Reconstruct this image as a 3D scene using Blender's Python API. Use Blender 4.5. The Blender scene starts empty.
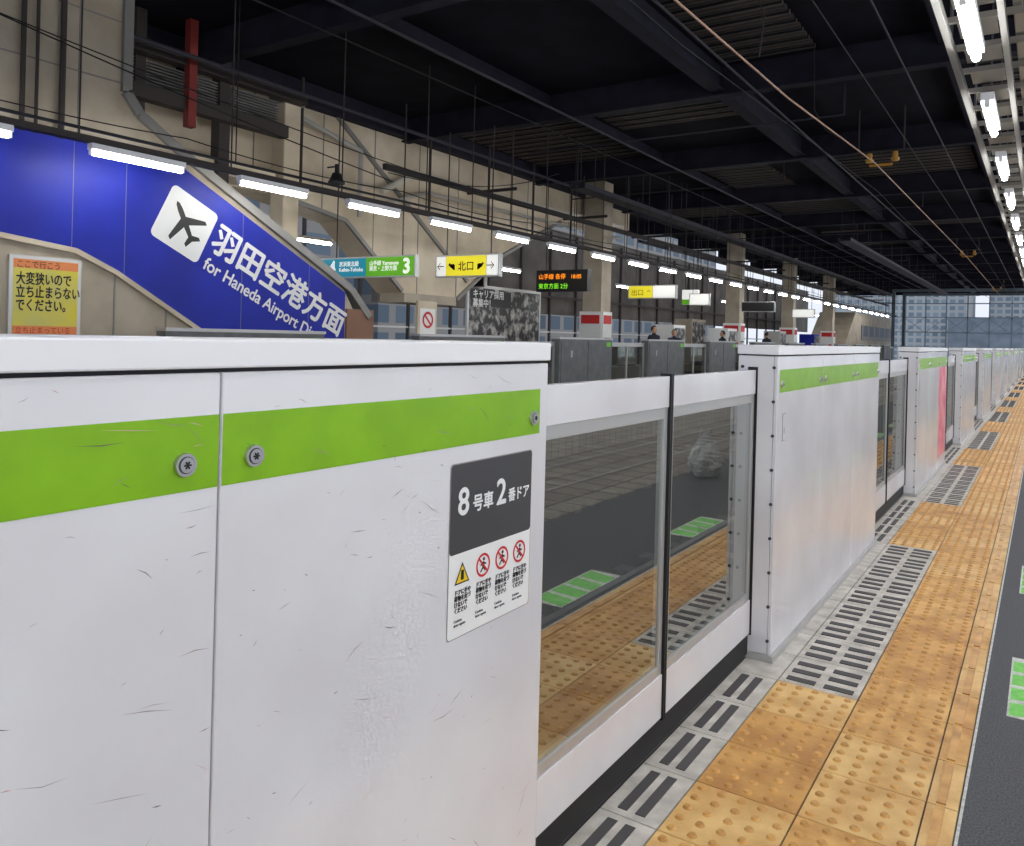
import bpy, math, random, bmesh
from mathutils import Matrix, Vector, noise
random.seed(7)
S = bpy.context.scene
S.view_settings.view_transform = 'Standard'
COL = S.collection

# ---------------------------------------------------------------- materials
def srgb(r, g, b):
    def f(c):
        c /= 255.0
        return c/12.92 if c <= .04045 else ((c+.055)/1.055)**2.4
    return (f(r), f(g), f(b), 1)

def mat(name, rgb, rough=.5, metal=0, rgb2=None, scale=8, detail=4, bump=0, bscale=60, spec=.5,
        emit=None, estr=0, lo=.35, hi=.65, coat=0):
    m = bpy.data.materials.new(name); m.use_nodes = True
    nt = m.node_tree; b = nt.nodes['Principled BSDF']
    b.inputs['Base Color'].default_value = srgb(*rgb)
    b.inputs['Roughness'].default_value = rough
    b.inputs['Metallic'].default_value = metal
    b.inputs['Specular IOR Level'].default_value = spec
    b.inputs['Coat Weight'].default_value = coat
    tc = nt.nodes.new('ShaderNodeNewGeometry')
    if rgb2:
        n = nt.nodes.new('ShaderNodeTexNoise'); n.inputs['Scale'].default_value = scale
        n.inputs['Detail'].default_value = detail
        nt.links.new(tc.outputs['Position'], n.inputs['Vector'])
        cr = nt.nodes.new('ShaderNodeValToRGB')
        cr.color_ramp.elements[0].position = lo; cr.color_ramp.elements[1].position = hi
        cr.color_ramp.elements[0].color = srgb(*rgb2); cr.color_ramp.elements[1].color = srgb(*rgb)
        nt.links.new(n.outputs['Fac'], cr.inputs['Fac'])
        nt.links.new(cr.outputs['Color'], b.inputs['Base Color'])
    if bump:
        n2 = nt.nodes.new('ShaderNodeTexNoise'); n2.inputs['Scale'].default_value = bscale
        nt.links.new(tc.outputs['Position'], n2.inputs['Vector'])
        bp = nt.nodes.new('ShaderNodeBump'); bp.inputs['Strength'].default_value = bump
        bp.inputs['Distance'].default_value = .01
        nt.links.new(n2.outputs['Fac'], bp.inputs['Height'])
        nt.links.new(bp.outputs['Normal'], b.inputs['Normal'])
    if emit:
        b.inputs['Emission Color'].default_value = srgb(*emit)
        b.inputs['Emission Strength'].default_value = estr
    return m

M = {}
M['white'] = mat('enamel_white', (229,229,232), .24, rgb2=(216,214,217), scale=2.2, detail=6, coat=.35)
M['lid'] = mat('lid_white', (238,238,240), .35)
M['dark'] = mat('rubber_black', (18,18,20), .6)
M['gap'] = mat('gap_dark', (60,60,64), .7)
M['green'] = mat('lime_green_stripe', (130,184,6), .35, rgb2=(122,174,6), scale=12)
M['steel'] = mat('brushed_steel', (200,200,202), .3, 1)
M['steeld'] = mat('steel_dark', (110,110,112), .4, .8)
M['alu'] = mat('aluminium_frame', (190,190,188), .38, .5)
M['greyback'] = mat('grey_paint', (112,114,114), .45, rgb2=(96,99,100), scale=5)
M['greydark'] = mat('charcoal_label', (62,62,65), .5)
M['scr'] = mat('scratch_grime', (150,136,132), .7)
M['scr2'] = mat('scratch_red', (200,160,160), .7)
M['scr3'] = mat('scratch_dark', (104,92,90), .7)
M['sticker'] = mat('sticker_white', (238,238,236), .5)
M['red'] = mat('sign_red', (200,30,30), .5)
M['yellow'] = mat('sign_yellow', (240,200,20), .5)
M['black'] = mat('ink_black', (20,20,22), .5)
M['tact'] = mat('tactile_yellow', (230,182,108), .5, rgb2=(196,142,74), scale=9, detail=8, bump=.25, bscale=90)
M['tact2'] = mat('tactile_yellow_worn', (222,170,96), .5, rgb2=(184,130,66), scale=6, detail=8, bump=.25, bscale=90)
M['tact3'] = mat('tactile_yellow_pale', (236,198,130), .5, rgb2=(208,160,94), scale=7, detail=8, bump=.25, bscale=90)
M['dot'] = mat('tactile_dot_worn', (222,168,92), .4, rgb2=(188,134,66), scale=12, detail=6)
M['tileg'] = mat('tile_grey', (212,206,198), .6, rgb2=(176,170,162), scale=11, detail=8, bump=.2)
M['slot'] = mat('slot_dark', (72,69,70), .7)
M['asph'] = mat('asphalt', (100,100,104), .75, rgb2=(66,66,70), scale=160, detail=3, bump=.7, bscale=220)
M['conc'] = mat('platform_concrete', (96,92,88), .8, rgb2=(66,64,62), scale=14, detail=6)
M['ballast'] = mat('ballast', (54,48,42), .95, rgb2=(22,20,18), scale=24, detail=5, bump=1, bscale=30)
M['gmark'] = mat('green_marking', (124,216,90), .5, rgb2=(100,196,72), scale=30)
M['wmark'] = mat('white_marking', (225,225,220), .6, rgb2=(190,190,186), scale=40)
M['ceil'] = mat('ceiling_navy', (24,21,34), .9, rgb2=(15,14,24), scale=2, spec=.2)
M['beam'] = mat('beam_navy', (35,34,48), .8, rgb2=(26,25,37), scale=3, spec=.25)
M['tan'] = mat('panel_tan', (182,171,153), .6, rgb2=(160,148,129), scale=1.6, detail=6)
M['beige'] = mat('panel_beige', (220,206,182), .6, rgb2=(194,178,152), scale=1.2, detail=6)
M['trim'] = mat('trim_grey', (132,130,126), .45, .2)
M['blue'] = mat('sign_blue', (8,34,164), .5, rgb2=(5,26,146), scale=1.5, spec=.35)
M['brown'] = mat('steel_brown', (58,50,48), .7)
M['redcol'] = mat('red_oxide_steel', (130,42,34), .6)
M['cable'] = mat('cable_black', (16,16,18), .6)
M['pipe'] = mat('pipe_grey', (170,166,158), .5)
M['piped'] = mat('conduit_dark', (46,44,54), .7)
M['pipew'] = mat('pipe_white', (206,200,188), .5)
M['wire'] = mat('contact_wire', (176,140,118), .5, .4)
M['insul'] = mat('insulator_yellow', (190,140,50), .5)
M['pink'] = mat('pink_patch', (214,70,110), .4, rgb2=(240,170,170), scale=5)
M['tube'] = mat('lamp_tube_own', (255,255,255), .5, emit=(253,254,255), estr=68)
M['tube2'] = mat('lamp_tube_far', (255,255,255), .5, emit=(255,254,250), estr=40)
M['cyan'] = mat('sign_cyan', (10,146,176), .5, emit=(10,146,176), estr=.35)
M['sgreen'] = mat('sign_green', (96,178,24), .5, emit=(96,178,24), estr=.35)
M['swhite'] = mat('sign_white_lit', (235,235,230), .5, emit=(240,240,235), estr=.6)
M['syel'] = mat('sign_yellow_lit', (225,215,50), .5, emit=(235,215,40), estr=.6)
M['led'] = mat('led_orange', (255,140,20), .5, emit=(255,140,20), estr=1.4)
M['ledg'] = mat('led_green', (120,220,30), .5, emit=(120,220,30), estr=1.2)
M['skin'] = mat('skin', (205,160,130), .5)
M['hair'] = mat('hair', (24,20,18), .5)
M['coat'] = mat('coat_navy', (36,40,56), .8)
M['bag'] = mat('bag_white', (190,190,190), .5)
M['ad'] = mat('ad_dark', (196,192,186), .4, rgb2=(22,22,25), scale=5, detail=9, lo=.47, hi=.70)
M['poster_y'] = mat('poster_yellow', (232,214,60), .5, rgb2=(214,206,110), scale=3)
M['poster_o'] = mat('poster_orange', (236,140,80), .5)
M['orange'] = mat('panel_terracotta', (140,102,80), .6)
M['backw'] = mat('back_wall_dim', (100,92,86), .8, rgb2=(74,70,66), scale=1)
M['steelb'] = mat('far_steel_blue', (112,124,136), .6, rgb2=(90,102,112), scale=.8)

def glassmat():
    m = bpy.data.materials.new('door_glass'); m.use_nodes = True
    nt = m.node_tree; nt.nodes.clear()
    o = nt.nodes.new('ShaderNodeOutputMaterial'); mx = nt.nodes.new('ShaderNodeMixShader')
    t = nt.nodes.new('ShaderNodeBsdfTransparent'); t.inputs[0].default_value = (.5,.55,.53,1)
    g = nt.nodes.new('ShaderNodeBsdfGlossy'); g.inputs['Roughness'].default_value = .02
    g.inputs['Color'].default_value = (.95,.96,.92,1)
    mx.inputs[0].default_value = .44
    nt.links.new(t.outputs[0], mx.inputs[1]); nt.links.new(g.outputs[0], mx.inputs[2])
    nt.links.new(mx.outputs[0], o.inputs[0]); return m
M['glass'] = glassmat()

def brickmat(name, c1, c2, mortar, scale, w, h, ms=.02, rough=.7, axes='XY', off=0):
    m = bpy.data.materials.new(name); m.use_nodes = True
    nt = m.node_tree; b = nt.nodes['Principled BSDF']; b.inputs['Roughness'].default_value = rough
    g = nt.nodes.new('ShaderNodeNewGeometry'); sp = nt.nodes.new('ShaderNodeSeparateXYZ')
    cb = nt.nodes.new('ShaderNodeCombineXYZ'); br = nt.nodes.new('ShaderNodeTexBrick')
    nt.links.new(g.outputs['Position'], sp.inputs[0])
    nt.links.new(sp.outputs[axes[0]], cb.inputs[0]); nt.links.new(sp.outputs[axes[1]], cb.inputs[1])
    nt.links.new(cb.outputs[0], br.inputs['Vector'])
    br.inputs['Color1'].default_value = srgb(*c1); br.inputs['Color2'].default_value = srgb(*c2)
    br.inputs['Mortar'].default_value = srgb(*mortar); br.inputs['Scale'].default_value = scale
    br.inputs['Brick Width'].default_value = w; br.inputs['Row Height'].default_value = h
    br.inputs['Mortar Size'].default_value = ms; br.offset = off
    nt.links.new(br.outputs['Color'], b.inputs['Base Color'])
    return m
M['paving'] = brickmat('paving_tiles', (140,132,122), (120,112,104), (52,50,48), 1, .3, .3, .014)
M['deck'] = brickmat('corrugated_deck', (92,82,78), (80,72,68), (20,20,26), 1, 9, .12, .03, axes='XY')
M['bldg'] = brickmat('building_windows', (130,150,164), (96,116,130), (160,164,166), 1, .9, .8, .16, .5, 'XZ')
M['bldg2'] = brickmat('building_windows_side', (96,112,126), (66,80,94), (134,132,128), 1, 2.2, 1.6, .3, .5, 'YZ')

# ---------------------------------------------------------------- mesh builder
class MB:
    def __init__(s): s.v=[]; s.f=[]; s.mi=[]; s.ms=[]
    def m(s, k):
        if k not in s.ms: s.ms.append(k)
        return s.ms.index(k)
    def box(s, x0,x1,y0,y1,z0,z1,k):
        i=len(s.v)
        s.v += [(x,y,z) for x in (x0,x1) for y in (y0,y1) for z in (z0,z1)]
        for q in ((0,1,3,2),(4,6,7,5),(0,4,5,1),(2,3,7,6),(0,2,6,4),(1,5,7,3)):
            s.f.append(tuple(i+a for a in q)); s.mi.append(s.m(k))
    def poly(s, pts, k):
        i=len(s.v); s.v += [tuple(p) for p in pts]
        s.f.append(tuple(range(i,i+len(pts)))); s.mi.append(s.m(k))
    def prism(s, yz, x0, x1, k):
        n=len(yz); i=len(s.v)
        s.v += [(x0,y,z) for y,z in yz]+[(x1,y,z) for y,z in yz]
        s.f.append(tuple(range(i+n-1,i-1,-1))); s.mi.append(s.m(k))
        s.f.append(tuple(range(i+n,i+2*n))); s.mi.append(s.m(k))
        for a in range(n):
            b=(a+1)%n
            s.f.append((i+a,i+b,i+n+b,i+n+a)); s.mi.append(s.m(k))
    def cyl(s, p0, p1, r, k, n=10, r1=None):
        p0=Vector(p0); p1=Vector(p1); d=(p1-p0).normalized(); r1=r if r1 is None else r1
        a=d.orthogonal().normalized(); b=d.cross(a); i=len(s.v)
        for p,rr in ((p0,r),(p1,r1)):
            for t in range(n):
                th=2*math.pi*t/n; s.v.append(tuple(p+a*rr*math.cos(th)+b*rr*math.sin(th)))
        for t in range(n):
            u=(t+1)%n; s.f.append((i+t,i+u,i+n+u,i+n+t)); s.mi.append(s.m(k))
        s.f.append(tuple(range(i+n-1,i-1,-1))); s.mi.append(s.m(k))
        s.f.append(tuple(range(i+n,i+2*n))); s.mi.append(s.m(k))
    def path(s, pts, r, k, n=6):
        for a,b in zip(pts[:-1],pts[1:]): s.cyl(a,b,r,k,n)
    def bar(s, y0,z0,y1,z1,w,x0,x1,k):
        d=Vector((y1-y0,z1-z0)).normalized(); nrm=Vector((-d.y,d.x))*w/2
        s.prism([(y0-nrm.x,z0-nrm.y),(y1-nrm.x,z1-nrm.y),(y1+nrm.x,z1+nrm.y),(y0+nrm.x,z0+nrm.y)],x0,x1,k)
    def done(s, name, parent=None, bevel=0, recalc=True):
        me=bpy.data.meshes.new(name); me.from_pydata(s.v,[],s.f)
        for k in s.ms: me.materials.append(M[k])
        me.polygons.foreach_set('material_index', s.mi)
        if recalc:
            bm=bmesh.new(); bm.from_mesh(me); bmesh.ops.recalc_face_normals(bm,faces=bm.faces); bm.to_mesh(me); bm.free()
        me.update(); o=bpy.data.objects.new(name,me); COL.objects.link(o)
        if parent: o.parent=parent
        if bevel:
            b=o.modifiers.new('bevel','BEVEL'); b.width=bevel; b.segments=2; b.limit_method='ANGLE'
        return o

def empty(name):
    o=bpy.data.objects.new(name,None); COL.objects.link(o); o.empty_display_size=.2; return o

def text(name, body, loc, size, k, parent, face='X', rot=0, bold=0, align='LEFT', sx=1):
    if face=='X': base=Matrix(((0,0,1),(1,0,0),(0,1,0)))
    else: base=Matrix(((1,0,0),(0,0,-1),(0,1,0)))
    c=bpy.data.curves.new(name,'FONT'); c.body=body; c.size=size; c.align_x=align
    c.extrude=.0003; c.materials.append(M[k])
    offs=[(0,0)] if not bold else [(0,0),(bold,0),(-bold,0),(0,bold),(0,-bold)]
    for n_,(du,dv) in enumerate(offs):
        o=bpy.data.objects.new(name,c); COL.objects.link(o)
        mm=(base @ Matrix.Rotation(rot,3,'Z') @ Matrix.Diagonal((sx,1,1))).to_4x4()
        dd=base @ Matrix.Rotation(rot,3,'Z') @ Vector((du,dv,n_*.00006))
        mm.translation=Vector(loc)+dd; o.matrix_world=mm
        if parent: o.parent=parent

# ---------------------------------------------------------------- camera
th=math.atan(531/800); ph=math.radians(1.5)
R=Vector((math.cos(th),math.sin(th),0)); U=Vector((0,0,1)); B=Vector((math.sin(th),-math.cos(th),0))
cx=R*math.cos(ph)+U*math.sin(ph); cy=-R*math.sin(ph)+U*math.cos(ph)
cm=Matrix((cx,cy,B)).transposed().to_4x4(); cm.translation=(0,0,1.36)
cd=bpy.data.cameras.new('camera'); cam=bpy.data.objects.new('camera',cd); COL.objects.link(cam)
cam.matrix_world=cm; cd.sensor_width=36; cd.lens=36*800/1024; cd.shift_x=-.00225; cd.shift_y=-88/1024
cd.clip_start=.02; cd.clip_end=500
S.camera=cam

# ---------------------------------------------------------------- world
w=bpy.data.worlds.new('dusk_sky'); S.world=w; w.use_nodes=True
bg=w.node_tree.nodes['Background']; bg.inputs[0].default_value=srgb(212,218,230); bg.inputs[1].default_value=1.3

# ---------------------------------------------------------------- floor
b=MB()
b.box(-1.13,-.17,-6,70,-1.2,-.004,'conc')
b.box(-.17,.95,-6,70,-1.2,.0,'asph')
b.box(.95,7,-6,70,-1.2,.001,'paving')
b.box(-18,-8.55,-6,70,-1.2,0,'paving')
b.box(-8.55,-1.13,-6,70,-1.4,-1.2,'ballast')
b.done('floor')

PIT=4.6
starts=[-.93,3.44]+[7.98+PIT*i for i in range(12)]
CL=2.49
def in_cab(y):
    return any(s-.2<=y<=s+CL+.05 for s in starts)
b=MB(); d=MB(); y=-3.02; T=.3; g=.0025
while y<60:
    yc=y+.15
    k=random.choice(['tact','tact','tact2','tact3'])
    b.box(-.565+g,-.265-g,y+g,y+T-g,-.003,.004,k)
    b.box(-.265+g,-.18-g,y+g,y+T-g,-.003,.004,random.choice(['tact','tact3']))
    b.box(-.240,-.215,y+.012,y+T-.012,.004,.0095,'dot')
    cab=in_cab(yc)
    cols=[-.565]
    if cab:
        b.box(-.865+g,-.565-g,y+g,y+T-g,-.003,.004,'tileg')
        for c in range(2):
            for r in range(3):
                x0=-.865+.025+c*.142; y0=y+.03+r*.088
                b.box(x0,x0+.108,y0,y0+.038,.004,.0075,'slot')
    else:
        k2=random.choice(['tact','tact2','tact3'])
        b.box(-.865+g,-.565-g,y+g,y+T-g,-.003,.004,k2); cols.append(-.865)
    b.box(-1.04,-.865-g,y+g,y+T-g,-.003,.0035,'tileg')
    if not cab:
        for c in range(2):
            x0=-1.0+c*.055; b.box(x0,x0+.03,y+.03,y+T-.03,.0035,.006,'slot')
    if y<30:
        n=12 if y<7 else 6
        for x0 in cols:
            for r in range(5):
                for c in range(5):
                    px=x0+.03+c*.06; py=y+.03+r*.06
                    d.cyl((px,py,.0035),(px,py,.0105),.0145,'dot',n,.0095)
    y+=T
tp=b.done('tactile_paving')
d.done('tactile_dots', tp)
b=MB()
b.box(-.178,-.170,-4,60,0,.002,'wmark')
for s in [-1.15,3.5,8.15,12.7,17.4,22]:
    for off in (0,1.78):
        b.box(-.09,.10,s+off-.01,s+off+.665,0,.0015,'wmark')
        for j in range(4):
            y0=s+off+j*.16
            b.poly([(-.083,y0,.0022),(.09,y0+.03,.0022),(.09,y0+.155,.0022),(-.083,y0+.125,.0022)],'gmark')
b.done('waiting_line_marking')
b=MB()
b.box(-1.128,-1.045,-3,60,-.003,.012,'steeld')
b.done('gate_threshold_rail')

# rails in the pit
b=MB()
for tx in (-2.75,-6.6):
    for o in (-.53,.53):
        b.box(tx+o-.06,tx+o+.06,-6,70,-1.08,-1.065,'brown')
        b.box(tx+o-.01,tx+o+.01,-6,70,-1.065,-.95,'brown')
        b.box(tx+o-.035,tx+o+.035,-6,70,-.95,-.91,'steeld')
    yy=-6
    while yy<60:
        b.box(tx-1,tx+1,yy,yy+.22,-1.21,-1.08,'conc'); yy+=.62
b.done('railway_track')

# ---------------------------------------------------------------- gate cabinets
XF=-.94; XB=-1.11
def scratches(b, y0,y1,n,z0=.1,z1=1.285):
    for _ in range(n):
        y=random.uniform(y0+.05,y1-.08); z=random.uniform(z0,z1)
        L=random.choice([.008,.012,.02,.03,.06])*random.uniform(.7,1.4); a=random.gauss(-.25,.3)
        if random.random()<.3: a=random.gauss(.5,.3)
        wd=random.uniform(.0003,.0009); dy,dz=math.cos(a)*L,math.sin(a)*L
        ny,nz=-math.sin(a)*wd,math.cos(a)*wd
        bow=random.uniform(-.08,.08)*L
        my,mz=y+dy/2-math.sin(a)*bow, z+dz/2+math.cos(a)*bow
        if z1<z+dz or y+dy>y1-.01: continue
        b.poly([(XF+.0009,y,z),(XF+.0009,my-ny,mz-nz),(XF+.0009,y+dy,z+dz),(XF+.0009,my+ny,mz+nz)],
               random.choice(['scr','scr','scr2','scr3']))
def lockbolt(b,y,z,r=.0165):
    x=XF
    b.cyl((x,y,z),(x+.006,y,z),r,'steel',24,r*.93)
    b.cyl((x+.006,y,z),(x+.0065,y,z),r*.70,'gap',20)
    b.cyl((x+.0065,y,z),(x+.008,y,z),r*.62,'steel',20)
    for t in range(3):
        a=t*math.pi/3; c_,s_=math.cos(a)*r*.32,math.sin(a)*r*.32
        b.cyl((x+.0083,y-c_,z-s_),(x+.0083,y+c_,z+s_),.0012,'dark',6)
def cabinet(y0, detail, pink=False, seams=None):
    root=empty('platform_gate_cabinet'); y1=y0+CL
    P=CL/3
    ed=[y0]+(seams or [y0+P,y0+2*P])+[y1]
    b=MB()
    for i in range(3):
        b.box(XF-.015,XF,ed[i]+(0 if i==0 else .0015),ed[i+1]-(0 if i==2 else .0015),.03,1.298,'white')
    b.box(XB,XF-.016,y0,y0+.006,.03,1.298,'white')
    b.box(XB,XF-.016,y1-.006,y1,.03,1.298,'white')
    b.box(XB,XB+.01,y0+.006,y1-.006,.03,1.298,'greyback')
    b.box(XB-.004,XF+.004,y0-.004,y1+.004,1.304,1.344,'lid')
    b.done('body',root,bevel=.003)
    b=MB()
    b.box(XB+.012,XF-.017,y0+.008,y1-.008,.03,1.304,'gap')
    b.box(XB-.01,XF+.012,y0-.012,y1+.012,.0042,.03,'alu')
    for i in range(3):
        a=ed[i]+.003; c=ed[i+1]-.003
        if i==2: c-=.03
        if i==0: a+=.03
        b.poly([(XF+.0006,a,1.142),(XF+.0006,c,1.142),(XF+.0006,c,1.241),(XF+.0006,a,1.241)],'green')
    for yy in (ed[0]+.07,ed[1]-.055,ed[1]+.055,ed[2]-.055,ed[2]+.055,y1-.06): lockbolt(b,yy,1.178)
    for e,sg in ((y0,-1),(y1,1)):
        b.box(-1.066,-1.024,min(e,e+sg*.004),max(e,e+sg*.004),.1,1.25,'dark')
        for z in [.09+.145*j for j in range(9)]:
            for xx in (-.955,-1.09):
                b.cyl((xx,e,z),(xx,e+sg*.006,z),.007,'gap',8)
    if detail>1:
        b.box(XF,XF+.0015,y0+.09,y0+.14,.93,1.05,'trim'); b.box(XF+.0016,XF+.0025,y0+.093,y0+.137,.933,1.047,'white')
        b.box(XF+.0026,XF+.006,y0+.107,y0+.123,.965,.99,'alu')
    if pink:
        b.poly([(XF+.0008,y1-.8,.15),(XF+.0008,y1-.03,.15),(XF+.0008,y1-.03,1.13),(XF+.0008,y1-.8,1.13)],'pink')  # mottled pink patch on the last panel
    b.done('fittings',root)
    if detail:
        s=MB(); scratches(s,y0,y1,detail); s.done('scuff_marks',root,recalc=False)
    return root

def leaf_pair(y0,y1):
    root=empty('platform_sliding_gate'); ym=(y0+y1)/2
    b=MB(); gl=MB()
    X0,X1=-1.062,-1.030
    for a,c in ((y0-.0,ym-.012),(ym+.012,y1+.0)):
        b.box(X0,X1,a,c,1.135,1.237,'white')
        b.box(X0,X1,a,c,.108,.252,'white')
        b.box(X0+.004,X1-.004,a,c,1.098,1.1345,'alu'); b.box(X0+.004,X1-.004,a,c,.2525,.284,'alu')
        b.box(X0+.004,X1-.004,a,a+.028,.284,1.098,'alu'); b.box(X0+.004,X1-.004,c-.028,c,.284,1.098,'alu')
        xm=(X0+X1)/2+.006
        gl.poly([(xm,a+.028,.284),(xm,c-.028,.284),(xm,c-.028,1.098),(xm,a+.028,1.098)],'glass')
    for a,c in ((ym-.012,ym-.001),(ym+.001,ym+.012)):
        b.box(X0-.002,X1+.006,a,c,.10,1.245,'dark')
    b.box(X0+.006,X1-.006,y0,y1,.02,.107,'dark')
    b.done('leaf_frames',root,bevel=.0015)
    gl.done('leaf_glass',root,recalc=False)
    return root

dets=[520,240,60,0,0]
roots=[]
for i,s in enumerate(starts):
    roots.append(cabinet(s,dets[i] if i<5 else 0, pink=(i==2), seams=[-.17,.694] if i==0 else None))
for a,c in zip(starts[:-1],starts[1:]):
    leaf_pair(a+CL+.007,c-.007)

# sticker on first cabinet
st=empty('sticker'); st.parent=roots[0]
X=XF+.001
b=MB()
def rr(y0,y1,z0,z1,k,x,r=.008):
    pts=[]
    for cy_,cz_,a0 in ((y1-r,z1-r,0),(y0+r,z1-r,90),(y0+r,z0+r,180),(y1-r,z0+r,270)):
        for t in range(5):
            a=math.radians(a0+t*22.5); pts.append((x,cy_+r*math.cos(a),cz_+r*math.sin(a)))
    b.poly(pts,k)
rr(1.208,1.499,.768,1.109,'scr',X-.0003)
rr(1.21,1.497,.770,1.107,'sticker',X)
rr(1.21,1.497,.933,1.107,'greydark',X+.0004)
zc=.893
b.poly([(X+.0006,1.228,zc-.02),(X+.0006,1.276,zc-.02),(X+.0006,1.252,zc+.022)],'black')
b.poly([(X+.0008,1.233,zc-.017),(X+.0008,1.271,zc-.017),(X+.0008,1.252,zc+.016)],'yellow')
b.box(X+.0008,X+.001,1.248,1.257,zc-.013,zc+.006,'black')
for yc in (1.322,1.389,1.455):
    n=24
    for t in range(n):
        a0=2*math.pi*t/n; a1=2*math.pi*(t+1)/n
        b.poly([(X+.0006,yc+.024*math.cos(a0),zc+.024*math.sin(a0)),(X+.0006,yc+.024*math.cos(a1),zc+.024*math.sin(a1)),
                (X+.0006,yc+.019*math.cos(a1),zc+.019*math.sin(a1)),(X+.0006,yc+.019*math.cos(a0),zc+.019*math.sin(a0))],'red')
    def q(p,wd=.003,k='black',dx=.0007):
        (a,c),(e,f)=p; d_=Vector((e-a,f-c)).normalized(); nx,nz=-d_.y*wd,d_.x*wd
        b.poly([(X+dx,yc+a-nx,zc+c-nz),(X+dx,yc+e-nx,zc+f-nz),(X+dx,yc+e+nx,zc+f+nz),(X+dx,yc+a+nx,zc+c+nz)],k)
    q(((-.001,.007),(.001,-.004)),.004); q(((0,-.004),(-.009,-.013)),.002); q(((0,-.004),(.008,-.012)),.002)
    q(((0,.005),(.010,.001)),.0018); q(((0,.005),(-.009,.000)),.0018)
    b.poly([(X+.0007,yc+.002+.004*math.cos(t*math.pi/4),zc+.012+.004*math.sin(t*math.pi/4)) for t in range(8)],'black')
    q(((-.014,.014),(.014,-.014)),.0022,'red',.0010)
b.done('sticker_sheet',st,recalc=False)
text('label_number','8',(X+.001,1.232,1.008),.074,'sticker',st,bold=.0015)
text('label_car','号車',(X+.001,1.280,1.010),.036,'sticker',st,bold=.0008)
text('label_number_door','2',(X+.001,1.362,1.008),.074,'sticker',st,bold=.0015)
text('label_door','番ドア',(X+.001,1.406,1.010),.030,'sticker',st,bold=.0006,sx=.92)
for yc in (1.228,1.298,1.365,1.431):
    text('caution_text','ドアに手や\n荷物を近づ\nけないで\nください',(X+.001,yc,.853),.0115,'black',st,bold=.0002,sx=.92)
    text('caution_text_english','Caution\ndoor opens',(X+.001,yc,.800),.008,'gap',st)

# ---------------------------------------------------------------- opposite platform gates
def opp_gate(y0):
    root=empty('opposite_platform_gate'); b=MB()
    b.box(-8.85,-8.66,y0,y0+2.5,0,1.30,'greyback'); b.box(-8.87,-8.64,y0-.01,y0+2.51,1.30,1.34,'alu')
    b.box(-8.659,-8.65,y0+.08,y0+1.2,.1,1.25,'greyback'); b.box(-8.659,-8.65,y0+1.3,y0+2.42,.1,1.25,'greyback')
    b.box(-8.66,-8.645,y0+.5,y0+.56,.9,1.05,'steel')
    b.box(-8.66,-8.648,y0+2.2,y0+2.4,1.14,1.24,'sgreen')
    b.box(-8.80,-8.76,y0+2.52,y0+4.58,1.14,1.24,'alu'); b.box(-8.80,-8.76,y0+2.52,y0+4.58,.1,.3,'alu')
    for yy in (y0+2.52,y0+3.53,y0+4.54): b.box(-8.80,-8.76,yy,yy+.05,.3,1.14,'alu')
    b.box(-8.79,-8.77,y0+2.57,y0+4.5,.0,.1,'dark')
    b.poly([(-8.78,y0+2.57,.3),(-8.78,y0+4.54,.3),(-8.78,y0+4.54,1.14),(-8.78,y0+2.57,1.14)],'glass')
    b.done('gate_frame',root)
for i in range(-1,12): opp_gate(10.2+4.6*i-4.6)

# ---------------------------------------------------------------- ceiling
b=MB()
b.box(-14,8,-6,75,5.9,6.05,'ceil')
b.done('ceiling')
b=MB()
def ibeam_x(y,x0,x1,zb,h=.45,w=.2):
    b.box(x0,x1,y-w/2,y+w/2,zb,zb+.03,'beam'); b.box(x0,x1,y-.012,y+.012,zb+.03,zb+h,'beam')
def ibeam_y(x,y0,y1,zb,h=.5,w=.26):
    b.box(x-w/2,x+w/2,y0,y1,zb,zb+.03,'beam'); b.box(x-.015,x+.015,y0,y1,zb+.03,zb+h,'beam')
yy=-3.0
while yy<72:
    ibeam_x(yy,-13.9,7.9,5.40,.50,.22); yy+=5.3
for xx in (-11.4,-4.6,2.0): ibeam_y(xx,-5,74,5.46,.44,.24)
for xx in (-7.9,-1.3,5.5): ibeam_y(xx,-5,74,5.68,.22,.12)
b.done('ceiling_beams')
b=MB()
for (x0,x1,y0,y1) in ((-11.2,-8.1,13.2,17.9),(-7.7,-4.8,13.2,15.6),(-4.4,-1.5,18.6,23),(-7.7,-4.8,23.8,28.4),(-4.4,-3,8,12.6),(-1,1.8,13.2,18),(-11.2,-8.1,24,28),(-7.7,-6,18.5,23.2),(-4.4,-2,29,33),(-7.7,-4.8,34,39)):
    t=y0
    while t<y1: b.box(x0,x1,t,t+.09,5.84,5.90,'deck'); t+=.18
b.done('ceiling_deck_panels')
b=MB()
for xx,zz,r_ in ((-10.2,5.2,.035),(-7.2,5.3,.022),(-3.9,5.32,.018),(-1.75,5.3,.014),(1.0,5.3,.03)):
    b.cyl((xx,-4,zz),(xx,72,zz),r_,'piped',8)
for i,yy in enumerate((14.7,20.2,25.4,30.8,36,41.5,47,52)):
    x0=-12 if i%2 else -9.5; b.cyl((x0,yy,5.34),(x0+6.5,yy,5.34),.018,'piped',6)
    b.cyl((x0+6.5,yy,5.34),(x0+6.5,yy,5.9),.018,'piped',6)
for x0,y0,y1 in ((-9.0,16,60),(-5.6,28,60),(-11.9,26,60)):
    b.box(x0-.2,x0+.2,y0,y1,4.75,4.78,'piped'); b.box(x0-.2,x0-.18,y0,y1,4.78,4.86,'piped'); b.box(x0+.18,x0+.2,y0,y1,4.78,4.86,'piped')
    yy=y0+.5
    while yy<y1:
        for s_ in (-.19,.19): b.cyl((x0+s_,yy,4.86),(x0+s_,yy,5.9),.01,'piped',6)
        yy+=2.65
b.done('ceiling_conduits')

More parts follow.
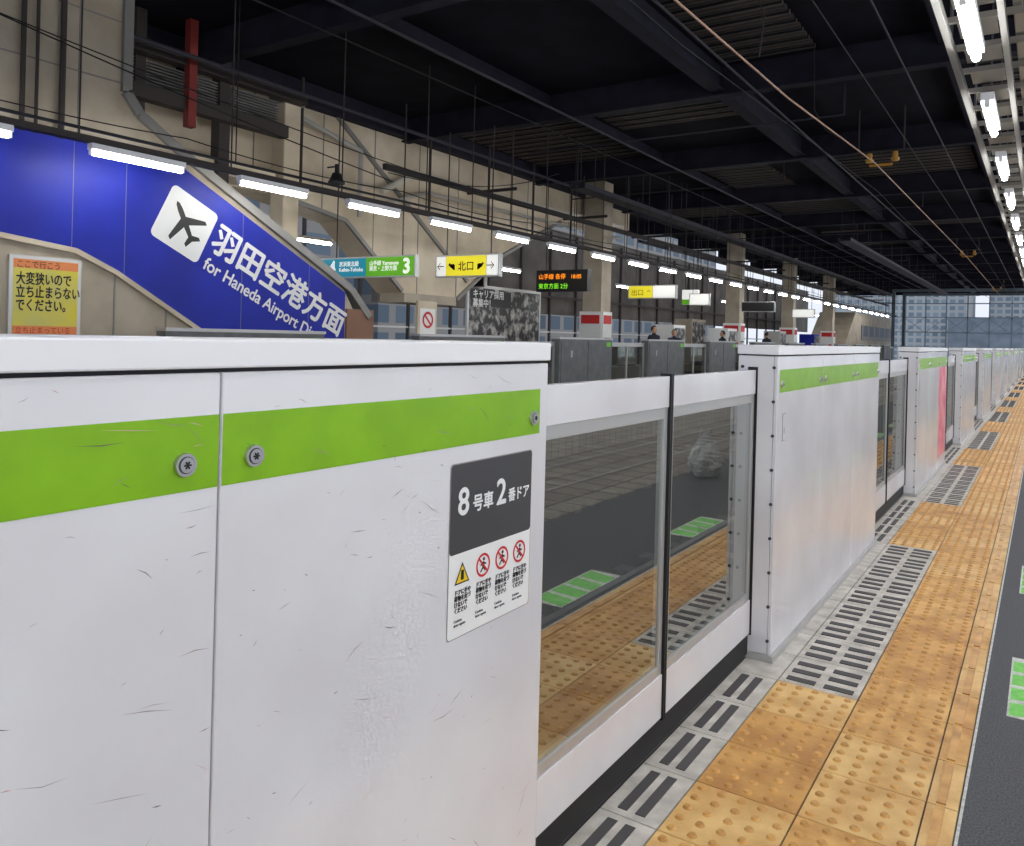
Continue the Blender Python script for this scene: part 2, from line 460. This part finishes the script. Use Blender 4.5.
# ---------------------------------------------------------------- lamps
def lamp_row(name,x,z,ys,k,L=1.15,w=.05):
    b=MB()
    for y in ys:
        b.box(x-.05,x+.05,y,y+L,z+.035,z+.10,'lid')
        b.cyl((x,y+.03,z),(x,y+L-.03,z),w*.5,k,10)
        b.box(x-.02,x+.02,y,y+.03,z-.025,z+.035,'lid'); b.box(x-.02,x+.02,y+L-.03,y+L,z-.025,z+.035,'lid')
    return b.done(name)
lamp_row('unseen_fluorescent_lamp_row',-.45,3.4,[5.35+2.4*i for i in range(-3,24)],'tube',w=.06)
lamp_row('unseen_fluorescent_lamp_row',2.2,3.4,[4+2.4*i for i in range(-3,24)],'tube',w=.06)  # row out of view, added to brighten the cabinet fronts
lamp_row('unseen_fluorescent_lamp_row',4.8,3.4,[4+2.4*i for i in range(-3,24)],'tube',w=.06)  # second unseen row, added for more light on the cabinet faces
lamp_row('unseen_fluorescent_lamp_row',-8.8,3.25,[4.72+1.95*i for i in range(-4,28)],'tube2',w=.06)
lamp_row('unseen_fluorescent_lamp_row',-13.5,3.3,[7.72+3.9*i for i in range(-4,14)],'tube2',w=.06)

# own side lamp tray / truss
b=MB()
b.box(-.64,-.60,-4,62,3.5,3.58,'trim'); b.box(-.30,-.26,-4,62,3.5,3.58,'trim'); b.box(.06,.10,-4,62,3.5,3.60,'trim')
yy=-4
while yy<62:
    b.box(-.64,.10,yy,yy+.04,3.58,3.62,'pipe')
    b.box(-.56,-.32,yy+.1,yy+.42,3.60,3.61,'pipe')
    b.box(-.22,.04,yy+.05,yy+.5,3.61,3.63,'pipew')
    yy+=.6
yy=-3
while yy<62:
    for xx in (-.62,.08):
        b.cyl((xx,yy,3.58),(xx,yy,5.9),.012,'steeld',6)
    yy+=2.4
b.cyl((-.2,-4,3.66),(-.2,62,3.66),.03,'pipe',8); b.cyl((-.05,-4,3.67),(-.05,62,3.67),.02,'cable',8)
for xx,zz in ((2.2,3.55),(4.8,3.55)):
    b.box(xx-.06,xx+.06,-4,62,zz-.05,zz,'trim')
    yy=-3
    while yy<62: b.cyl((xx,yy,zz),(xx,yy,5.9),.012,'steeld',6); yy+=4.8
b.done('lamp_support_rail')

# opposite lamp rail with hangers and cables
b=MB()
b.box(-8.86,-8.74,-4,62,3.35,3.42,'brown'); b.box(-8.98,-8.94,-4,62,3.52,3.55,'cable')
b.box(-9.4,-9.32,10,62,4.1,4.2,'brown')
yy=-3.2; n_=0
while yy<62:
    b.cyl((-8.8,yy,3.43),(-8.8,yy,5.9),.010,'brown',6)
    if n_%2: b.cyl((-8.95,yy+.18,3.52),(-8.95,yy+.18,5.9),.008,'cable',6)
    if n_%3==0 and yy>9: b.box(-9.9,-8.7,yy-.02,yy+.02,4.2,4.26,'brown')
    yy+=1.95 if yy<9 else 1.3; n_+=1
def sag(p0,p1,s,r,n=14):
    p0=Vector(p0);p1=Vector(p1)
    pts=[p0.lerp(p1,t/n)-Vector((0,0,s*4*(t/n)*(1-t/n))) for t in range(n+1)]
    b.path(pts,r,'cable',6)
yy=-2
while yy<50:
    sag((-8.66,yy,3.62),(-8.66,yy+3.9,3.62),.07,.008); yy+=3.9
sag((-8.9,-1,5.3),(-8.7,9.5,3.75),.15,.009); sag((-8.8,9.5,3.9),(-8.9,15,4.9),.25,.009); sag((-9.1,0,5.0),(-8.6,16,3.9),.3,.008)
b.done('cable_and_hanger_rail')
b=MB(); b.cyl((-8.55,8.15,3.62),(-8.55,8.15,3.5),.06,'cable',12,.11); b.cyl((-8.55,8.15,3.62),(-8.55,8.15,3.75),.03,'cable',8)
b.cyl((-8.55,8.15,3.5),(-8.55,8.15,3.47),.12,'cable',14); b.cyl((-8.55,8.15,3.72),(-8.74,8.15,3.72),.012,'cable',6); b.done('loudspeaker')

# overhead wires
b=MB()
b.path([(-2.7,-4,4.25),(-2.7,6.4,4.26),(-2.7,10,4.36),(-2.7,16,4.72),(-2.7,37,4.97),(-2.7,70,5.0)],.012,'wire',8)
b.path([(-3.3,-4,4.7),(-3.3,8,4.5),(-3.3,20,4.9),(-3.3,40,4.6),(-3.3,70,4.8)],.006,'cable',6)
b.path([(-2.2,-4,5.1),(-2.2,30,5.1),(-2.2,70,5.1)],.007,'cable',6)
b.path([(-6.6,-4,4.6),(-6.6,70,4.7)],.009,'cable',6)
for y,z in ((16.6,4.76),(37,4.97),(60,5)):
    b.cyl((-3.2,y,z+.3),(-2.2,y,z+.3),.02,'brown',8)
    for xx in (-2.9,-2.45):
        b.cyl((xx,y,z+.27),(xx,y,z+.15),.05,'insul',12); b.cyl((xx,y,z+.15),(xx,y,z+.09),.085,'insul',12,.05)
    b.cyl((-2.9,y,z+.04),(-2.5,y,z+.04),.028,'insul',10)
    b.cyl((-2.7,y,z+.3),(-2.7,y,z),.014,'brown',6); b.cyl((-3.1,y,z+.3),(-3.1,y,5.9),.016,'brown',6); b.cyl((-2.3,y,z+.3),(-2.3,y,5.9),.016,'brown',6)
b.path([(-3.0,12.5,5.9),(-3.0,12.6,4.9),(-2.85,12.7,4.6),(-2.7,12.8,4.5)],.008,'cable',6)
b.path([(-2.7,8.6,5.9),(-2.68,8.6,5.1),(-2.62,8.7,4.9),(-2.7,8.8,4.5)],.008,'cable',6)
b.done('overhead_wire')

# ---------------------------------------------------------------- stair enclosure with blue sign (X=-9.6)
XS=-9.6
b=MB()
b.prism([(0,0),(7.8,0),(9.9,0),(9.9,1.25),(9.38,2.03),(6.35,3.69),(5.57,4.22),(5.57,5.88),(0,5.88)],XS-.25,XS,'tan')
b.done('wall_stair_enclosure')
b=MB()
for yv,z0,z1 in ((5.0,3.5,5.88),(3.9,3.4,5.88),(3.2,3.4,5.88),(5.5,0,2.0),(6.2,0,1.7),(4.1,0,2.2),(3.4,0,2.2)):
    b.box(XS,XS+.012,yv-.01,yv+.01,z0,z1,'trim')
for zz in (4.35,5.1): b.box(XS,XS+.008,1,5.57,zz-.008,zz+.008,'trim')
pth=[(5.57,5.88),(5.57,4.25),(5.75,4.02),(6.35,3.66),(9.5,2.05),(9.95,1.6)]
for p,q_ in zip(pth[:-1],pth[1:]): b.bar(p[0],p[1],q_[0],q_[1],.12,XS-.3,XS+.06,'trim')
pth=[(1,2.32),(4.1,2.32),(5.0,2.22),(5.5,2.0),(7.4,.9)]
for p,q_ in zip(pth[:-1],pth[1:]): b.bar(p[0],p[1],q_[0],q_[1],.06,XS,XS+.05,'beige')
for yv,r_ in ((4.35,.03),(4.5,.02),(4.78,.035)):
    b.cyl((XS+.06,yv,3.5),(XS+.06,yv,5.88),r_,'brown',8)
b.box(XS+.0,XS+.04,9.42,10.05,1.0,1.72,'orange')
b.done('trim_stair_enclosure', bpy.data.objects['wall_stair_enclosure'])

sg=empty('airport_direction_sign')
b=MB()
b.prism([(1.0,2.34),(4.1,2.34),(5.0,2.25),(5.55,2.0),(7.55,.85),(9.38,.85),(9.38,1.98),(6.3,3.50),(5.8,3.56),(1.0,3.42)],XS+.012,XS+.03,'blue')
for yv,z0,z1 in ((4.95,2.26,3.52),(5.6,1.98,3.55),(3.2,2.34,3.47),(7.35,.98,2.98),(8.6,.86,2.36)):
    b.box(XS+.03,XS+.031,yv-.003,yv+.003,z0,z1,'trim')
b.done('sign_board',sg)
rot=math.radians(-25.5); XT=XS+.036
b=MB()
def loc2(u,v,cy_=6.43,cz_=2.72):
    return (cy_+u*math.cos(rot)-v*math.sin(rot), cz_+u*math.sin(rot)+v*math.cos(rot))
def poly2(pts,k,x):
    b.poly([(x,)+loc2(u,v) for u,v in pts],k)
hs=.385; r=.07; pts=[]
for cu,cv,a0 in ((hs-r,hs-r,0),(-hs+r,hs-r,90),(-hs+r,-hs+r,180),(hs-r,-hs+r,270)):
    for t in range(5):
        a=math.radians(a0+t*22.5); pts.append((cu+r*math.cos(a),cv+r*math.sin(a)))
poly2(pts,'sticker',XT)
half=[(0,.32),(.028,.28),(.04,.20),(.04,.09),(.30,-.06),(.30,-.115),(.04,-.03),(.03,-.17),(.12,-.23),(.12,-.28),(0,-.245)]
def pr(u,v,a=math.radians(50)): return (u*math.cos(a)-v*math.sin(a),u*math.sin(a)+v*math.cos(a))
full=half+[(-u,v) for u,v in half[-2:0:-1]]
poly2([pr(u,v) for u,v in full],'black',XT+.004)
b.done('airplane_icon',sg,recalc=False)
text('sign_text_japanese','羽田空港方面',(XT,6.80,2.46),.485,'sticker',sg,rot=rot,bold=.013,sx=.945)
text('sign_text_english','for Haneda Airport Direction',(XT,6.70,2.165),.25,'sticker',sg,rot=rot,bold=.005,sx=.93)

ps=empty('notice_poster'); b=MB()
b.box(XS+.001,XS+.05,4.27,5.06,1.0,2.11,'alu'); b.box(XS+.05,XS+.054,4.31,5.02,1.04,2.07,'poster_y')
b.box(XS+.054,XS+.056,4.31,5.02,1.04,1.32,'poster_o'); b.box(XS+.054,XS+.056,4.31,5.02,1.97,2.07,'poster_o'); b.done('poster_board',ps)
text('poster_text_top','ここで行こう',(XS+.058,4.335,1.98),.09,'black',ps,sx=.9)
text('poster_text','大変狭いので\n立ち止まらない\nでください。',(XS+.058,4.335,1.80),.15,'black',ps,bold=.003,sx=.68)
text('poster_text_small','立ち止まっている\n改札口がある',(XS+.058,4.335,1.24),.085,'red',ps,sx=.9)

# ---------------------------------------------------------------- second stair (beige) behind
b=MB()
b.prism([(7.0,3.75),(9.4,3.75),(11.2,3.5),(12.9,2.2),(14.8,2.1),(16.6,3.3),(19.5,4.6),(24,4.9),(24,5.88),(7.0,5.88)],-12.2,-11.5,'beige')
b.box(-12.1,-11.4,12.9,14.7,2.0,2.2,'tan')
b.done('wall_upper_stair')
b=MB()
for (a,c,e,f) in ((9.4,3.78,11.2,3.52),(11.2,3.52,12.9,2.24),(14.8,2.15,16.6,3.33),(16.6,3.33,19.5,4.6),(10.6,5.7,15.2,2.6)):
    b.bar(a,c,e,f,.08,-11.5,-11.44,'trim')
for yv,z0 in ((9,3.76),(10.6,3.6),(12,2.9),(13.4,2.2),(14.8,2.2),(16.2,3.1),(17.8,4),(20,4.6),(22,4.7)):
    b.box(-11.5,-11.49,yv-.01,yv+.01,z0,5.88,'trim')
b.path([(-11.3,12.0,4.2),(-11.3,13.0,4.75),(-11.3,17,4.75),(-11.3,23,4.9)],.07,'pipew',8)
b.path([(-11.3,12.2,4.0),(-11.3,13.4,4.4),(-11.3,23,4.5)],.04,'pipe',8)
b.path([(-11.3,9.8,5.2),(-11.3,11.4,4.9),(-11.3,11.4,3.6)],.05,'pipe',8)
for yy in (9.8,13.4,15.6,17.6,19.6,21.8):
    b.cyl((-11.2,yy,4.0),(-11.2,yy,5.88),.03,'brown',8)
b.done('trim_upper_stair', bpy.data.objects['wall_upper_stair'])

# steelwork between the stairs
b=MB()
for (x,y,z0,z1,w_,k) in ((-10.6,7.15,4.3,5.88,.13,'redcol'),(-10.9,6.5,3.2,5.88,.16,'brown'),(-10.9,7.9,3.4,5.88,.2,'brown')):
    b.box(x-w_/2,x+w_/2,y-w_/2,y+w_/2,z0,z1,k)
b.box(-10.8,-10.6,5.6,9,4.55,4.75,'brown'); b.box(-10.8,-10.6,5.6,9.4,5.2,5.35,'brown')
for i in range(9): b.box(-11.0,-10.85,5.7,9.0,4.8+i*.045,4.815+i*.045,'trim')
b.box(-11.45,-10.9,5.8,9.0,3.78,4.0,'beige')
b.done('stair_steel_frame')
b=MB()
b.box(-11.15,-10.82,9.1,9.45,0,5.4,'beige'); b.box(-11.2,-10.77,9.05,9.5,5.2,5.35,'trim')
b.box(-11.2,-10.77,9.05,9.5,0,.12,'trim'); b.done('platform_column',bevel=.02)
for (x,y) in ((-11,20.9),(-11,33.4),(-11,42),(-11,51)):
    b=MB(); b.box(x-.3,x+.3,y-.3,y+.3,0,5.88,'tan')
    b.box(x-.36,x+.36,y-.37,y-.355,1.1,2.1,'sticker'); b.box(x-.30,x+.30,y-.38,y-.371,1.75,2.0,'red'); b.box(x-.3,x+.3,y-.38,y-.371,1.2,1.3,'red')
    b.box(x-.3,x+.3,y-.36,y-.3,1.3,1.9,'alu')
    b.box(x+.30,x+.37,y-.28,y+.28,1.1,2.1,'sticker'); b.box(x+.371,x+.375,y-.25,y+.25,1.75,2.0,'red'); b.box(x+.371,x+.375,y-.2,y+.2,1.3,1.35,'black')
    b.box(x-.4,x+.4,y-.4,y+.4,0,.1,'trim')
    b.done('platform_column')

# ---------------------------------------------------------------- hanging signs
def hang(b,x0,x1,y,z):
    for x in (x0+.15*(x1-x0),x1-.15*(x1-x0)): b.cyl((x,y+.06,z),(x,y+.06,5.35),.012,'brown',6)
s=empty('platform_number_sign'); b=MB()
b.box(-11.37,-9.05,10.5,10.6,2.32,2.70,'alu'); b.box(-11.34,-10.21,10.492,10.50,2.345,2.675,'cyan'); b.box(-10.20,-9.08,10.492,10.50,2.345,2.675,'sgreen')
hang(b,-11.37,-9.05,10.5,2.70); b.done('sign_case',s)
text('number','4',(-11.15,10.488,2.39),.36,'swhite',s,'Y',bold=.012); text('number','3',(-9.33,10.488,2.39),.36,'swhite',s,'Y',bold=.012)
text('line_name','京浜東北線\nKeihin-Tohoku',(-10.88,10.488,2.54),.10,'swhite',s,'Y',bold=.002); text('line_name','山手線 Yamanote\n東京・上野方面',(-10.12,10.488,2.54),.095,'swhite',s,'Y',bold=.002)
s=empty('exit_sign'); b=MB()
b.box(-10.15,-8.62,12.40,12.52,2.46,2.90,'alu'); b.box(-10.12,-9.9,12.392,12.4,2.49,2.87,'swhite'); b.box(-8.9,-8.65,12.392,12.4,2.49,2.87,'swhite'); b.box(-9.88,-8.92,12.392,12.4,2.49,2.87,'syel')
hang(b,-10.15,-8.62,12.4,2.9); b.done('sign_case',s)
text('exit_text','↰ 北口 ↱',(-9.84,12.386,2.6),.2,'black',s,'Y',bold=.003); text('arrow','→',(-8.92,12.386,2.6),.24,'black',s,'Y'); text('arrow','←',(-10.13,12.386,2.6),.24,'black',s,'Y')
s=empty('departure_board'); b=MB()
b.box(-10.85,-9.38,17.3,17.5,2.48,3.02,'black'); hang(b,-10.85,-9.38,17.35,3.02)
b.done('board_case',s)
text('led_text','山手線 各停',(-10.78,17.29,2.80),.15,'led',s,'Y'); text('led_text','東京方面 2分',(-10.78,17.29,2.56),.15,'ledg',s,'Y')
text('led_text','18:05',(-9.85,17.29,2.80),.14,'led',s,'Y')
s=empty('exit_sign'); b=MB()
b.box(-9.95,-8.5,20.8,20.92,2.48,2.86,'alu'); b.box(-9.92,-9.2,20.79,20.8,2.51,2.83,'syel'); b.box(-9.18,-8.53,20.79,20.8,2.51,2.83,'swhite'); hang(b,-9.95,-8.5,20.8,2.86); b.done('sign_case',s)
text('exit_text','出口 ↑',(-9.85,20.785,2.58),.2,'black',s,'Y')
s=empty('hanging_notice_sign'); b=MB()
b.box(-10.8,-10.2,27,27.1,2.6,3.12,'swhite'); b.box(-10.8,-10.2,26.99,27,2.6,2.78,'sgreen'); hang(b,-10.8,-10.2,27,3.12); b.done('sign_case',s)
for (x,y,k,w_) in ((-9.6,25.5,'swhite',.7),(-9.3,31,'black',1.3),(-9.3,38,'swhite',1.0),(-12.2,15.8,'black',1.6)):
    b=MB(); b.box(x-w_/2,x+w_/2,y,y+.12,2.5,2.9,'alu'); b.box(x-w_/2+.03,x+w_/2-.03,y-.01,y,2.53,2.87,k); hang(b,x-w_/2,x+w_/2,y,2.9); b.done('hanging_direction_sign')
b=MB(); b.box(-12.56,-12.5,16.6,20.2,.9,2.66,'alu'); b.box(-12.5,-12.49,16.68,20.12,.98,2.58,'ad'); b.box(-12.49,-12.487,16.72,18.6,2.1,2.54,'black')
b.box(-12.55,-12.52,16.9,17.0,0,.9,'alu'); b.box(-12.55,-12.52,19.8,19.9,0,.9,'alu'); ob=b.done('advertising_billboard')
text('ad_text','キャリア採用\n募集中！',(-12.48,16.8,2.34),.24,'sticker',ob,bold=.006)
b=MB(); b.box(-10.56,-10.5,12.3,12.9,0,2.0,'beige'); b.box(-10.5,-10.49,12.36,12.84,1.3,1.85,'sticker')
for t in range(24):
    a0=2*math.pi*t/24; a1=2*math.pi*(t+1)/24
    b.poly([(-10.485,12.6+r_*math.cos(a),1.62+r_*math.sin(a)) for r_,a in ((.17,a0),(.17,a1),(.12,a1),(.12,a0))],'red')
b.bar(12.5,1.72,12.7,1.52,.04,-10.488,-10.484,'red'); b.done('no_entry_sign')

# far-side back wall, fence and buildings
b=MB()
b.box(-18.2,-17.95,19,75,2.3,6.0,'backw'); b.box(-18.2,-17.95,17,75,0,1.1,'backw')
b.box(-18.2,-17.95,-6,19,5.2,6.0,'backw'); b.box(-18.2,-17.95,-6,17,0,1.1,'backw')
b.done('wall_far')
b=MB()
for i in range(30):
    b.box(-17.93,-17.83,2+i*2.3,2.08+i*2.3,0,5.88,'brown')
b.box(-17.93,-17.83,-4,70,1.5,1.56,'alu'); b.box(-17.93,-17.83,-4,70,3.0,3.1,'brown')
b.done('platform_fence')
b=MB(); b.box(-40,-30,-10,30,-5,26,'bldg2'); b.box(-44,-32,34,90,-5,17,'bldg2')
b.done('city_building')
b=MB(); b.box(-24,-8,110,125,-5,13,'bldg'); b.box(-6,18,120,130,-5,9,'bldg'); b.box(-9,-2,100,108,-5,4.5,'steelb')
b.done('city_building')
b=MB()
for i in range(14):
    x=-12+i*1.6; b.box(x,x+.10,78,78.10,-1,6,'steelb')
for z in (1.2,2.5,3.8,5.0): b.box(-12,10,78,78.1,z,z+.09,'steelb')
for i in range(9):
    x=-12+i*1.6; b.path([(x,78,2.5),(x+1.6,78,3.8)],.03,'steelb'); b.path([(x+1.6,78,2.5),(x,78,3.8)],.03,'steelb')
b.done('footbridge_lattice')
b=MB()
b.box(-12.4,-10.2,56,70,0,3.4,'tan'); b.box(-10.19,-10.15,57,69,1.6,2.6,'bldg2'); b.prism([(50,0),(56,0),(56,3.4),(55,3.4)],-12.4,-10.2,'tan')
b.done('wall_far_stair')
b=MB()
for yy in (62,67):
    for xx in (-9.0,3.4): b.box(xx-.1,xx+.1,yy-.1,yy+.1,0,5.3,'steelb')
    b.box(-9,3.4,yy-.08,yy+.08,5.1,5.3,'steelb')
b.done('far_canopy_frames')

# vending machines on the opposite platform
for (x,y,w_,h,k) in ((-10.4,24.5,1.0,1.83,'sticker'),(-10.4,29.8,1.1,1.83,'sticker'),(-10.4,37,1.0,1.85,'alu'),(-12.3,31,1.6,2.2,'tan'),(-10.3,43.0,1.0,1.8,'blue')):
    b=MB(); b.box(x-.4,x+.35,y,y+w_,.06,h,k); b.box(x+.351,x+.37,y+.08,y+w_-.08,.95,h-.1,'ad'); b.box(x+.351,x+.38,y+.2,y+w_-.2,.3,.5,'black')
    b.box(x-.38,x+.33,y+.02,y+w_-.02,0,.06,'black')
    b.done('vending_machine',bevel=.01)

# ---------------------------------------------------------------- people
def person(x,y,ang,h=1.7,coat='coat'):
    root=empty('standing_person')
    V=[(0,0,.93),(0,0,1.12),(0,.01,1.32),(0,0,1.46),(0,0,1.53)]; Rd=[.13,.125,.15,.06,.055]
    E=[(0,1),(1,2),(2,3),(3,4)]
    for s_ in (-1,1):
        i=len(V); V+= [(s_*.17,0,1.40),(s_*.22,.02,1.14),(s_*.20,-.08,.93),(s_*.20,-.13,.86)]; Rd+=[.065,.05,.04,.035]; E+=[(2,i),(i,i+1),(i+1,i+2),(i+2,i+3)]
        i=len(V); V+= [(s_*.09,0,.85),(s_*.10,-.01,.48),(s_*.10,.02,.09),(s_*.11,-.10,.04)]; Rd+=[.09,.062,.045,.04]; E+=[(0,i),(i,i+1),(i+1,i+2),(i+2,i+3)]
    me=bpy.data.meshes.new('body'); me.from_pydata(V,E,[]); me.materials.append(M[coat])
    o=bpy.data.objects.new('body',me); COL.objects.link(o); o.parent=root
    sk=o.modifiers.new('skin','SKIN')
    for i,r_ in enumerate(Rd): me.skin_vertices[0].data[i].radius=(r_,r_*.8 if i<3 else r_)
    me.skin_vertices[0].data[0].use_root=True
    ss=o.modifiers.new('sub','SUBSURF'); ss.levels=2; ss.render_levels=2
    bm=bmesh.new(); bmesh.ops.create_uvsphere(bm,u_segments=20,v_segments=14,radius=1)
    for v in bm.verts: v.co=Vector((v.co.x*.075,v.co.y*.092,v.co.z*.115+1.60))
    for sx_ in (-1,1):
        g2=bmesh.ops.create_icosphere(bm,subdivisions=2,radius=.011)
        for v in g2['verts']: v.co+=Vector((sx_*.03,-.082,1.61))
        g2=bmesh.ops.create_icosphere(bm,subdivisions=2,radius=.02)
        for v in g2['verts']: v.co=Vector((v.co.x*.5+sx_*.077,v.co.y,v.co.z*1.4+1.60))
    g2=bmesh.ops.create_cone(bm,segments=8,radius1=.014,radius2=.004,depth=.04)
    for v in g2['verts']: v.co+=Vector((0,-.092,1.585))
    me=bpy.data.meshes.new('head'); bm.to_mesh(me); bm.free(); me.materials.append(M['skin'])
    hd=bpy.data.objects.new('head',me); COL.objects.link(hd); hd.parent=root
    bm=bmesh.new(); bmesh.ops.create_uvsphere(bm,u_segments=20,v_segments=14,radius=1)
    dl=[v for v in bm.verts if v.co.z<-.35 or (v.co.y<-.45 and v.co.z<.45)]
    bmesh.ops.delete(bm,geom=dl,context='VERTS')
    for v in bm.verts: v.co=Vector((v.co.x*.085,v.co.y*.102+.006,v.co.z*.125+1.61))
    me=bpy.data.meshes.new('hair'); bm.to_mesh(me); bm.free(); me.materials.append(M['hair'])
    hr=bpy.data.objects.new('hair',me); COL.objects.link(hr); hr.parent=root
    root.location=(x,y,0); root.rotation_euler=(0,0,ang); root.scale=(h/1.72,)*3
person(-9.6,21.9,1.2,1.74); person(-9.5,23.2,.6,1.66); person(-9.5,27.6,-.8,1.7); person(-9.5,33,2.6,1.74)

# white carrier bag on our platform, seen reflected in the gate glass
bm=bmesh.new(); bmesh.ops.create_icosphere(bm,subdivisions=5,radius=1)
for v in bm.verts:
    n_=noise.noise(v.co*2.2)*.25+abs(noise.noise(v.co*5+Vector((3,1,2))))*.22
    c=v.co*(1+n_); t=max(0,c.z)
    sc=1-.5*t
    v.co=Vector((c.x*.15*sc,c.y*.2*sc,max(c.z,-.8)*.22+.177))
me=bpy.data.meshes.new('plastic_bag'); bm.to_mesh(me); bm.free(); me.materials.append(M['bag'])
o=bpy.data.objects.new('plastic_bag',me); COL.objects.link(o); o.location=(.75,7.8,0)
b=MB()
for sx_ in (-.04,.04):
    b.path([(.75+sx_,7.74,.33),(.75+sx_,7.75,.43),(.75+sx_,7.8,.47),(.75+sx_,7.85,.43),(.75+sx_,7.86,.33)],.008,'bag')
hb=b.done('bag_handles'); hb.parent=o; hb.matrix_parent_inverse=Matrix.Translation((-.75,-7.8,0))
print('done')
